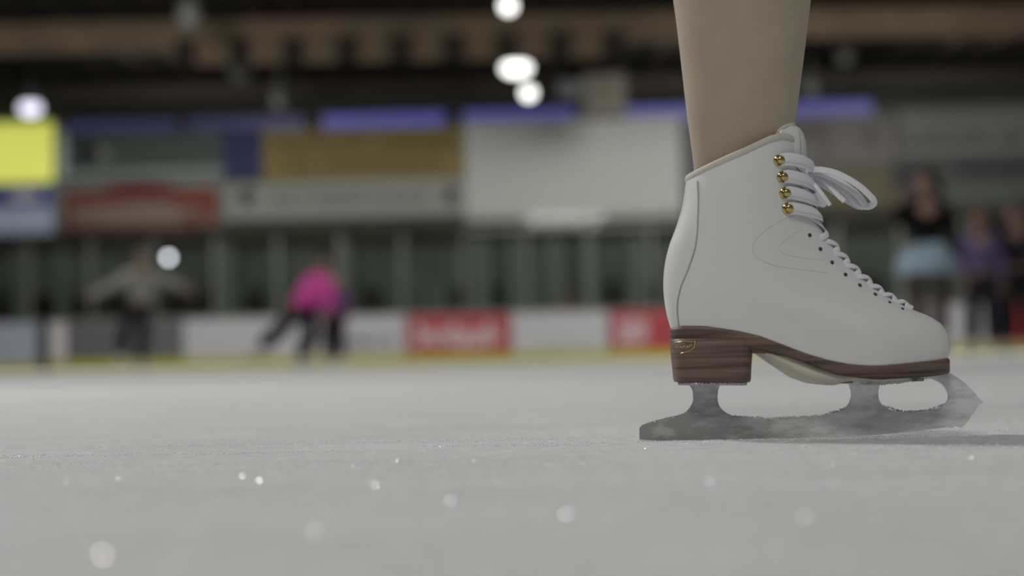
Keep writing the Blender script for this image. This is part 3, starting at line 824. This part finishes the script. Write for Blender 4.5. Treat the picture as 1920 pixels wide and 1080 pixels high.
# white screen
sx0, sx1 = xv(878), xv(1284); xm = (sx0 + sx1) / 2
o = root('projection_screen', (xm, YW + SL * xm, zc(430)), 'large plain white screen hanging on the back wall above the glass', 'screen')
bm = bmesh.new(); wbox(bm, sx0, sx1, zc(430), zc(231), YW, 0.14, 0.05); part('screen_fabric', bm, mat('screen_white', (0.66, 0.66, 0.64), 0.8), o, False)
bm = bmesh.new(); wbox(bm, sx0 - .1, sx1 + .1, zc(231), zc(226), YW, 0.16, 0.1); part('housing', bm, mat('screen_case', (0.4, 0.4, 0.38), .6), o, False)
bm = bmesh.new(); wbox(bm, sx0, sx1, zc(433), zc(428), YW, 0.17, 0.06); part('bottom_bar', bm, whm, o, False)
# ventilation box
YD = 39.7
def dbox(pa, pb, ya, yb, Y, th):
    bm = bmesh.new(); p0 = at(pa, ya, Y); p1 = at(pb, yb, Y)
    box(bm, ((p0.x + p1.x) / 2, Y + th / 2, (p0.z + p1.z) / 2), (p1.x - p0.x, th, p0.z - p1.z)); return bm
o = root('ventilation_box', at(1132, 216, YD), 'beige ventilation duct box hanging above the white screen', 'ventilation duct')
part('box', dbox(1092, 1174, 139, 216, YD, 0.5), mat('duct_beige', (0.11, 0.105, 0.078), .7), o, False)
part('outlet', dbox(1046, 1092, 152, 180, YD + 0.05, 0.3), mat('duct_grey', (0.11, 0.11, 0.12), .6), o, False)
for e in (1100, 1166):
    p = at(e, 140, YD + 0.2); bm = bmesh.new(); box(bm, (p.x, p.y, (p.z + 7.35) / 2 - .01), (0.04, 0.04, 7.35 - p.z)); part('hanger', bm, frm, o, False)
o = banner(1290, 1500, 222, 395, (0.16, 0.155, 0.17), 'grey-violet banner behind the skate boot right of the white screen')
o = banner(1505, 1688, 214, 312, (0.185, 0.18, 0.165), 'mottled grey banner above the lace bow')
mark(o, 1515, 1560, 232, 262, (0.12, 0.105, 0.10)); blob(o, 1630, 258, 12, 16, (0.12, 0.11, 0.11)); blob(o, 1545, 285, 12, 10, (0.11, 0.11, 0.11))
o = banner(1510, 1676, 316, 392, (0.15, 0.145, 0.085), 'olive yellow banner right of the lace bow')
o = banner(1694, 1990, 200, 292, (0.21, 0.21, 0.205), 'grey banner with one dark line of lettering at the upper right')
script(1702, 1930, zv(1800, 276), zv(1800, 246), mat('print', (0.05, 0.052, 0.06), .7), o, YW, 22, 9, off=0.14)
o = banner(1696, 1990, 299, 392, (0.085, 0.095, 0.09), 'dark grey-green banner below the lettered grey banner at right')
mark(o, 1697, 1732, 316, 360, (0.035, 0.038, 0.055)); mark(o, 1800, 1980, 306, 322, (0.035, 0.038, 0.045), 'lettering'); mark(o, 1730, 1980, 345, 382, (0.13, 0.14, 0.125))

# glowing ball on an added mount, standing in for a lamp reflection in the glass
p = at(316, 483, 43.5)
o = root('glass_reflection', p, 'small round glow standing in for a lamp reflection in the rink glass, above the grey-sweater skater', 'reflection')
bm = bmesh.new(); ball(bm, p, 0.085, 16); part('glow_ball', bm, mat('reflection_glow', (0, 0, 0), emit=((0.9, 0.88, 1.0), 7.5)), o)
bm = bmesh.new(); disc(bm, p + Vector((0, 0.09, 0)), (0, 1, 0), 0.1, 0.06); part('backplate', bm, frm, o)
bm = bmesh.new(); tube(bm, [p + Vector((0, 0.1, 0)), p + Vector((0, 0.95, 0))], 0.03); part('bracket', bm, frm, o)

# ------------------------------------------------------------------ ceiling
ZC = 7.35
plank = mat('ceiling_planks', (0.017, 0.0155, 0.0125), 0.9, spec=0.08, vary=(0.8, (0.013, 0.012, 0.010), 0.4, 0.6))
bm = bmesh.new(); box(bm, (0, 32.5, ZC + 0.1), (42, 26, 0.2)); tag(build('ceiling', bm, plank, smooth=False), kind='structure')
beamm = mat('glulam_beam', (0.105, 0.078, 0.050), 0.7, spec=0.15, vary=(1.2, (0.085, 0.064, 0.043), 0.4, 0.6))
beamd = mat('weathered_beam', (0.042, 0.037, 0.030), 0.8, spec=0.1)
# cross beams: py of top and bottom edge at px 960 and the distance
for (ya, yb, Y, mm, lab) in ((146, 176, 40.5, beamd, 'grey-brown roof beam just in front of the banner wall, behind the lamps'),
                             (27, 84, 33.0, beamm, 'deep brown laminated roof beam crossing the hall below the topmost lamp')):
    zt = at(960, ya, Y).z; zb_ = at(960, yb, Y).z
    bm = bmesh.new(); box(bm, (0, Y, (zt + zb_) / 2), (40.6, 0.3, zt - zb_))
    bmesh.ops.bevel(bm, geom=bm.edges[:], offset=0.03, segments=2, affect='EDGES')
    beam = single('roof_beam', bm, mm, (0, Y, zb_), label=lab, cat='roof beam')
# joists under the ceiling along the hall
LAMPX = [at(a, 100, b_).x for a, b_ in ((953, 31), (968, 36), (991, 39), (57, 39), (355, 31.2), (450, 36), (525, 39), (1585, 35), (1520, 39))]
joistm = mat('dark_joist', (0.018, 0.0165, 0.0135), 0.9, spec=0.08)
for k in range(28):
    x = -15.5 + k * 1.12
    for lx in LAMPX:
        if abs(lx - x) < 0.52: x = lx + (0.52 if x >= lx else -0.52)
    y1 = 39.4 if at(1030, 150, YD).x - .2 < x < at(1190, 150, YD).x + .2 else 43.0
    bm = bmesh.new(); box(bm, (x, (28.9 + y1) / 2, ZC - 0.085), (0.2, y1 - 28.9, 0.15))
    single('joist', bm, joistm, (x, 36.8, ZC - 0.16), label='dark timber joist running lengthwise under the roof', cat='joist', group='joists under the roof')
# short struts that hang below the brown beam
for k in range(9):
    px_ = 345 + k * 101; x = at(px_, 90, 32.7).x
    zt = at(960, 68, 32.7).z; zb_ = at(960, 112, 32.7).z
    bm = bmesh.new(); box(bm, (x, 32.78, (zt + zb_) / 2), (0.34, 0.16, zt - zb_)); box(bm, (x, 32.7, zt), (0.45, 0.1, 0.1))
    single('strut', bm, plank, (x, 32.7, zb_), label='short dark bracket under the brown roof beam', cat='bracket', group='brackets under the brown beam')
for k in range(8):
    px_ = 395 + k * 101; x = at(px_, 90, 32.75).x
    zt = at(960, 70, 32.7).z; zb_ = at(960, 106, 32.7).z
    bm = bmesh.new(); box(bm, (x, 32.95, (zt + zb_) / 2), (0.78, 0.08, zt - zb_))
    single('infill_board', bm, beamm, (x, 32.95, zb_), label='brown timber board between two brackets below the roof beam', cat='board', group='timber boards between the brackets')

# hall lamps
glow = mat('lamp_lens', (0, 0, 0), emit=((1.0, 1.0, 0.96), 3.4))
glowb = mat('lamp_lens_cool', (0, 0, 0), emit=((0.72, 0.70, 0.86), 2.1))
off_lens = mat('lamp_lens_off', (0.13, 0.135, 0.125), 0.4)
house = mat('lamp_housing', (0.10, 0.10, 0.10), 0.5)
def hall_lamp(px_, py_, Y, r, lens, label, wide=1.0):
    p = at(px_, py_, Y)
    o = root('hall_lamp', p, label, 'ceiling lamp')
    bm = bmesh.new(); ball(bm, p, r, 20, (wide, 1, 1)); part('lens', bm, lens, o)
    bm = bmesh.new(); rows = []
    for z, rr in ((0.1, 1.15), (0.35, 1.08), (0.9, 0.7), (1.5, 0.45), (2.2, 0.4)):
        rows.append([p + Vector((math.cos(t) * rr * r * wide, math.sin(t) * rr * r, z * r + r * 0.55)) for t in [2 * math.pi * k / 20 for k in range(20)]])
    grid(bm, rows, True, True, True); part('housing', bm, house, o)
    bm = bmesh.new(); tube(bm, [p + Vector((0, 0, 2.5 * r)), Vector((p.x, p.y, ZC))], 0.03); part('hanger', bm, house, o)
hall_lamp(953, 11, 31.0, 0.14, glow, 'topmost of the three lit hall lamps left of the leg, cut by the frame')
hall_lamp(968, 128, 36.0, 0.17, glow, 'widest lit hall lamp, the middle one of the three left of the leg', 1.9)
hall_lamp(991, 174, 39.0, 0.16, glow, 'lowest of the three lit hall lamps, just above the white screen')
hall_lamp(57, 203, 39.0, 0.19, glowb, 'cool white lit lamp above the yellow sign at the far left', 1.4)
hall_lamp(355, 32, 31.2, 0.22, off_lens, 'unlit grey lamp near the top edge at the left')
hall_lamp(450, 135, 36.0, 0.22, off_lens, 'unlit grey lamp above the small dark blue banner')
hall_lamp(525, 194, 39.0, 0.20, off_lens, 'unlit grey lamp over the left end of the ochre banner')
hall_lamp(1585, 104, 35.0, 0.20, off_lens, 'unlit grey lamp to the right of the leg, the higher one')
hall_lamp(1520, 168, 39.0, 0.18, off_lens, 'unlit grey lamp to the right of the leg, just above the blue window')

# ------------------------------------------------------------------ background skaters
skin = mat('skin', (0.33, 0.21, 0.155), 0.6)
def skinned(verts, edges, lvl=1):
    """verts: (pos, radius); returns a bmesh of the skinned and subdivided surface"""
    me = bpy.data.meshes.new('tmp'); me.from_pydata([v[0] for v in verts], edges, [])
    o = bpy.data.objects.new('tmp', me); COL.objects.link(o)
    md = o.modifiers.new('s', 'SKIN'); md.use_smooth_shade = True
    for i, v in enumerate(verts):
        r = v[1]; me.skin_vertices[0].data[i].radius = (r, r) if not isinstance(r, tuple) else r
        me.skin_vertices[0].data[i].use_root = (i == 0)
    ss = o.modifiers.new('d', 'SUBSURF'); ss.levels = lvl; ss.render_levels = lvl
    dg = bpy.context.evaluated_depsgraph_get(); dg.update()
    ev = o.evaluated_get(dg); m2 = bpy.data.meshes.new_from_object(ev)
    bm = bmesh.new(); bm.from_mesh(m2)
    bpy.data.objects.remove(o); bpy.data.meshes.remove(m2)
    return bm
def V(*a): return Vector(a)
def figure(name, base, scale, J, label, tops, bottoms, hair_col, hair_len=0.1, skirt=None, sleeves=True, long_legs=True, fat=1.0):
    """J: joint positions in metres, local to the feet, x right, y away from the camera, z up"""
    g = {k: Vector(v) * scale + Vector(base) for k, v in J.items()}
    o = root(name, base, label, 'person')
    s = scale
    order = ['pelvis', 'waist', 'chest', 'neck', 'head', 'shL', 'elL', 'wrL', 'haL', 'shR', 'elR', 'wrR', 'haR', 'hipL', 'knL', 'anL', 'toL', 'hipR', 'knR', 'anR', 'toR']
    rad = dict(pelvis=(.135, .10), waist=(.115, .085), chest=(.145, .10), neck=.052, head=.03, shL=.06, elL=.042, wrL=.026, haL=.034, shR=.06, elR=.042, wrR=.026, haR=.034,
               hipL=.085, knL=.055, anL=.038, toL=.03, hipR=.085, knR=.055, anR=.038, toR=.03)
    E = [('pelvis', 'waist'), ('waist', 'chest'), ('chest', 'neck'), ('neck', 'head')]
    for q in 'LR': E += [('chest', 'sh' + q), ('sh' + q, 'el' + q), ('el' + q, 'wr' + q), ('wr' + q, 'ha' + q), ('pelvis', 'hip' + q), ('hip' + q, 'kn' + q), ('kn' + q, 'an' + q), ('an' + q, 'to' + q)]
    def sr(r, k=1.0): return tuple(x * s * k for x in r) if isinstance(r, tuple) else r * s * k
    bm = skinned([(g[n], sr(rad[n])) for n in order], [(order.index(a), order.index(b_)) for a, b_ in E])
    # head: skull, jaw, nose, ears
    fd = Vector(J.get('face', (0, -1, 0))).normalized(); hc = g['head'] + Vector((0, 0, 0.03 * s))
    side = fd.cross(Vector((0, 0, 1))).normalized()
    ball(bm, hc, 0.1 * s, 20, (0.82, 0.95, 1.15)); ball(bm, hc + fd * 0.025 * s - V(0, 0, 0.05 * s), 0.07 * s, 16)
    ball(bm, hc + fd * 0.098 * s - V(0, 0, 0.012 * s), 0.016 * s, 10, (1, 1, 1.5))
    for e in (1, -1): ball(bm, hc + side * 0.083 * s * e, 0.022 * s, 10, (0.6, 1, 1.4))
    # five fingers on each hand
    for q in 'LR':
        d = (g['ha' + q] - g['wr' + q]).normalized(); sd = d.cross(Vector((0, 1, 0.2)))
        sd = sd.normalized() if sd.length > 0.1 else V(0, 0, 1); pn = d.cross(sd)
        for k, ln in enumerate((0.065, 0.075, 0.08, 0.07)):
            a = g['ha' + q] + sd * (k - 1.5) * 0.018 * s + d * 0.01 * s
            tube(bm, [a, a + d * ln * 0.5 * s, a + (d * 0.85 + pn * 0.3) * ln * s], [0.009 * s, 0.0085 * s, 0.006 * s], 6)
        a = g['wr' + q] + d * 0.03 * s - sd * 0.02 * s
        tube(bm, [a, a + (d * 0.6 - sd) * 0.04 * s, a + (d - sd) * 0.05 * s], [0.011 * s, 0.010 * s, 0.007 * s], 6)
    part('body', bm, skin, o)
    # face details
    bm = bmesh.new()
    for e in (1, -1): ball(bm, hc + fd * 0.086 * s + side * 0.032 * s * e + V(0, 0, 0.012 * s), 0.011 * s, 8)
    box(bm, hc + fd * 0.094 * s - V(0, 0, 0.058 * s), (0.035 * s, 0.008 * s, 0.007 * s))
    part('face_features', bm, darkm, o)
    # hair
    bm = bmesh.new()
    ball(bm, hc - fd * 0.018 * s + V(0, 0, 0.028 * s), 0.108 * s, 18, (0.86, 0.98, 1.08))
    if hair_len > 0.12:
        b0 = hc - fd * 0.09 * s; tube(bm, [b0, b0 - fd * 0.05 * s - V(0, 0, hair_len * 0.5 * s), b0 - fd * 0.03 * s - V(0, 0, hair_len * s)], [0.045 * s, 0.04 * s, 0.015 * s], 8)
    part('hair', bm, mat('hair', hair_col, 0.7), o)
    # top garment
    vs = [('pelvis', (.148, .112)), ('waist', (.135, .105)), ('chest', (.163, .12)), ('neck', .06)]
    es = [('pelvis', 'waist'), ('waist', 'chest'), ('chest', 'neck')]
    for q in 'LR':
        vs += [('sh' + q, .078)]; es += [('chest', 'sh' + q)]
        if sleeves: vs += [('el' + q, .06), ('wr' + q, .045)]; es += [('sh' + q, 'el' + q), ('el' + q, 'wr' + q)]
    nm = [v[0] for v in vs]
    bm = skinned([(g[n], sr(r, fat)) for n, r in vs], [(nm.index(a), nm.index(b_)) for a, b_ in es])
    part('top', bm, tops, o)
    # leg garment
    vs = [('pelvis', (.15, .115))]; es = []
    for q in 'LR': vs += [('hip' + q, .105), ('kn' + q, .105 if long_legs else .072), ('an' + q, .095 if long_legs else .055)]; es += [('pelvis', 'hip' + q), ('hip' + q, 'kn' + q), ('kn' + q, 'an' + q)]
    nm = [v[0] for v in vs]
    k = fat if long_legs else 0.86
    bm = skinned([(g[n], sr(r, k)) for n, r in vs], [(nm.index(a), nm.index(b_)) for a, b_ in es])
    part('trousers' if long_legs else 'tights', bm, bottoms, o)
    if skirt:
        bm = bmesh.new(); rows = []
        c = g['waist'].lerp(g['pelvis'], 0.4)
        for i, (dz, r) in enumerate(((0.02, 0.14), (-0.03, 0.19), (-0.12, 0.25), (-0.24, 0.275), (-0.25, 0.27))):
            rows.append([c + V(math.cos(t) * (r + (0.02 * math.sin(9 * t) if i > 1 else 0)) * s, math.sin(t) * r * 0.8 * s, dz * s) for t in [2 * math.pi * k_ / 54 for k_ in range(54)]])
        grid(bm, rows, True, True, True); part('skirt', bm, skirt, o)
    # skates
    for q in 'LR':
        bm = bmesh.new(); a = g['an' + q]; t = g['to' + q]; d = (t - a); d.z = 0; d = d.normalized() if d.length > 1e-3 else V(1, 0, 0)
        low = V(a.x, a.y, t.z)
        tube(bm, [a + V(0, 0, 0.10 * s), a, low.lerp(a, 0.35)], [0.062 * s, 0.058 * s, 0.055 * s], 12)
        tube(bm, [low - d * 0.05 * s + V(0, 0, 0.02 * s), low + V(0, 0, 0.015 * s), t], [0.045 * s, 0.052 * s, 0.035 * s], 12)
        bt = part('skate_boot', bm, mat('skate_white', (0.62, 0.62, 0.62), 0.5), o)
        bm = bmesh.new(); c = low.lerp(t, 0.45) - V(0, 0, 0.055 * s)
        M = Matrix((d, V(-d.y, d.x, 0), V(0, 0, 1))).transposed()
        box(bm, c, (0.29 * s, 0.005, 0.02 * s), M)
        for e in (-0.08, 0.08): box(bm, c + d * e * s + V(0, 0, 0.02 * s), (0.03 * s, 0.006, 0.04 * s), M)
        part('skate_blade', bm, alu, bt, False)
    return o
def cloth(n, c): return mat(n, c, 0.9, spec=0.08)
def foot(px_, Y): p = at(px_, 690, Y); return (p.x, Y, 0.0)
# grey sweater, arms out, stride
J = dict(pelvis=(0, 0, .92), waist=(0, 0, 1.06), chest=(.02, 0, 1.26), neck=(.03, 0, 1.43), head=(.05, -.02, 1.55), face=(0.3, -1, 0),
         shL=(-.17, 0, 1.35), elL=(-.40, -.05, 1.19), wrL=(-.62, -.08, 1.10), haL=(-.70, -.09, 1.07),
         shR=(.20, 0, 1.36), elR=(.47, -.05, 1.24), wrR=(.66, -.08, 1.16), haR=(.74, -.09, 1.10),
         hipL=(-.09, 0, .86), knL=(-.20, -.12, .52), anL=(-.27, .06, .22), toL=(-.30, -.08, .17),
         hipR=(.09, 0, .86), knR=(.08, -.10, .50), anR=(.02, 0, .14), toR=(.12, -.10, .085))
figure('person', foot(262, 22.5), 1.0, J, 'skater in grey sweater and black trousers with both arms outstretched', cloth('sweater_grey', (0.30, 0.305, 0.27)), cloth('trousers_black', (0.025, 0.025, 0.027)), (0.12, 0.09, 0.06), 0.1)
# pink jacket, leaning, free leg stretched back
J = dict(pelvis=(-.07, 0, .74), waist=(.02, 0, .86), chest=(.16, -.02, 1.05), neck=(.21, -.04, 1.20), head=(.21, -.06, 1.31), face=(.8, -.5, -.1),
         shL=(.06, -.14, 1.12), elL=(-.05, -.22, .93), wrL=(-.13, -.26, .78), haL=(-.15, -.27, .71),
         shR=(.27, .08, 1.12), elR=(.28, 0, .88), wrR=(.24, -.08, .70), haR=(.23, -.10, .63),
         hipL=(-.15, -.06, .70), knL=(-.37, -.04, .46), anL=(-.60, 0, .29), toL=(-.70, 0, .21),
         hipR=(.01, .06, .70), knR=(.08, -.05, .42), anR=(-.10, 0, .14), toR=(.03, -.03, .085))
figure('person', foot(576, 21.6), 1.06, J, 'skater in bright pink jacket and dark trousers leaning with one leg stretched back', cloth('jacket_pink', (0.80, 0.115, 0.44)), cloth('trousers_dark', (0.025, 0.02, 0.03)), (0.025, 0.018, 0.02), 0.1, fat=1.12)
STAND = dict(pelvis=(0, 0, .93), waist=(0, 0, 1.07), chest=(0, 0, 1.27), neck=(0, 0, 1.44), head=(0, -.02, 1.56), face=(-1, -.2, 0),
         shL=(-.17, 0, 1.36), elL=(-.23, -.03, 1.10), wrL=(-.22, -.12, .90), haL=(-.21, -.15, .83),
         shR=(.17, 0, 1.36), elR=(.24, .02, 1.10), wrR=(.25, -.02, .87), haR=(.25, -.03, .79),
         hipL=(-.09, 0, .87), knL=(-.11, -.03, .50), anL=(-.11, 0, .14), toL=(-.17, -.11, .085),
         hipR=(.09, 0, .87), knR=(.12, -.03, .50), anR=(.13, 0, .14), toR=(.10, -.13, .085))
figure('person', foot(626, 24.5), 0.86, dict(STAND, face=(1, -.3, 0)), 'small skater in purple top and dark trousers close behind the pink skater', cloth('top_purple', (0.17, 0.06, 0.18)), cloth('trousers_dark', (0.025, 0.02, 0.03)), (0.03, 0.02, 0.02), 0.1, fat=1.15)
J = dict(STAND); J.update(elL=(-.27, -.12, 1.20), wrL=(-.30, -.2, 1.38), haL=(-.28, -.21, 1.46))
figure('person', foot(1745, 14.9), 1.04, J, 'skater in black top and puffy light blue skirt right of the boot', cloth('top_black', (0.012, 0.012, 0.012)), cloth('tights_brown', (0.09, 0.07, 0.055)), (0.02, 0.015, 0.015), 0.15, skirt=cloth('skirt_blue', (0.36, 0.47, 0.55)), long_legs=False)
figure('person', foot(1843, 18.0), 0.97, STAND, 'skater in purple jacket and dark trousers behind the blue skirted skater', cloth('jacket_purple', (0.16, 0.125, 0.25)), cloth('trousers_dark', (0.03, 0.03, 0.04)), (0.16, 0.07, 0.05), 0.1)
figure('person', foot(1912, 18.6), 1.06, STAND, 'dark clothed skater cut off by the right edge of the view', cloth('coat_dark', (0.03, 0.027, 0.035)), cloth('trousers_dark', (0.03, 0.025, 0.03)), (0.03, 0.02, 0.02), 0.1)
# spectator behind the glass
p = at(1064, 690, 41); J = dict(STAND)
figure('person', (p.x, 41.0, 0.0), 1.02, J, 'spectator in a red top standing behind the glass above the white board', cloth('top_red', (0.22, 0.03, 0.035)), cloth('trousers_dark', (0.03, 0.03, 0.03)), (0.16, 0.03, 0.03), 0.1)
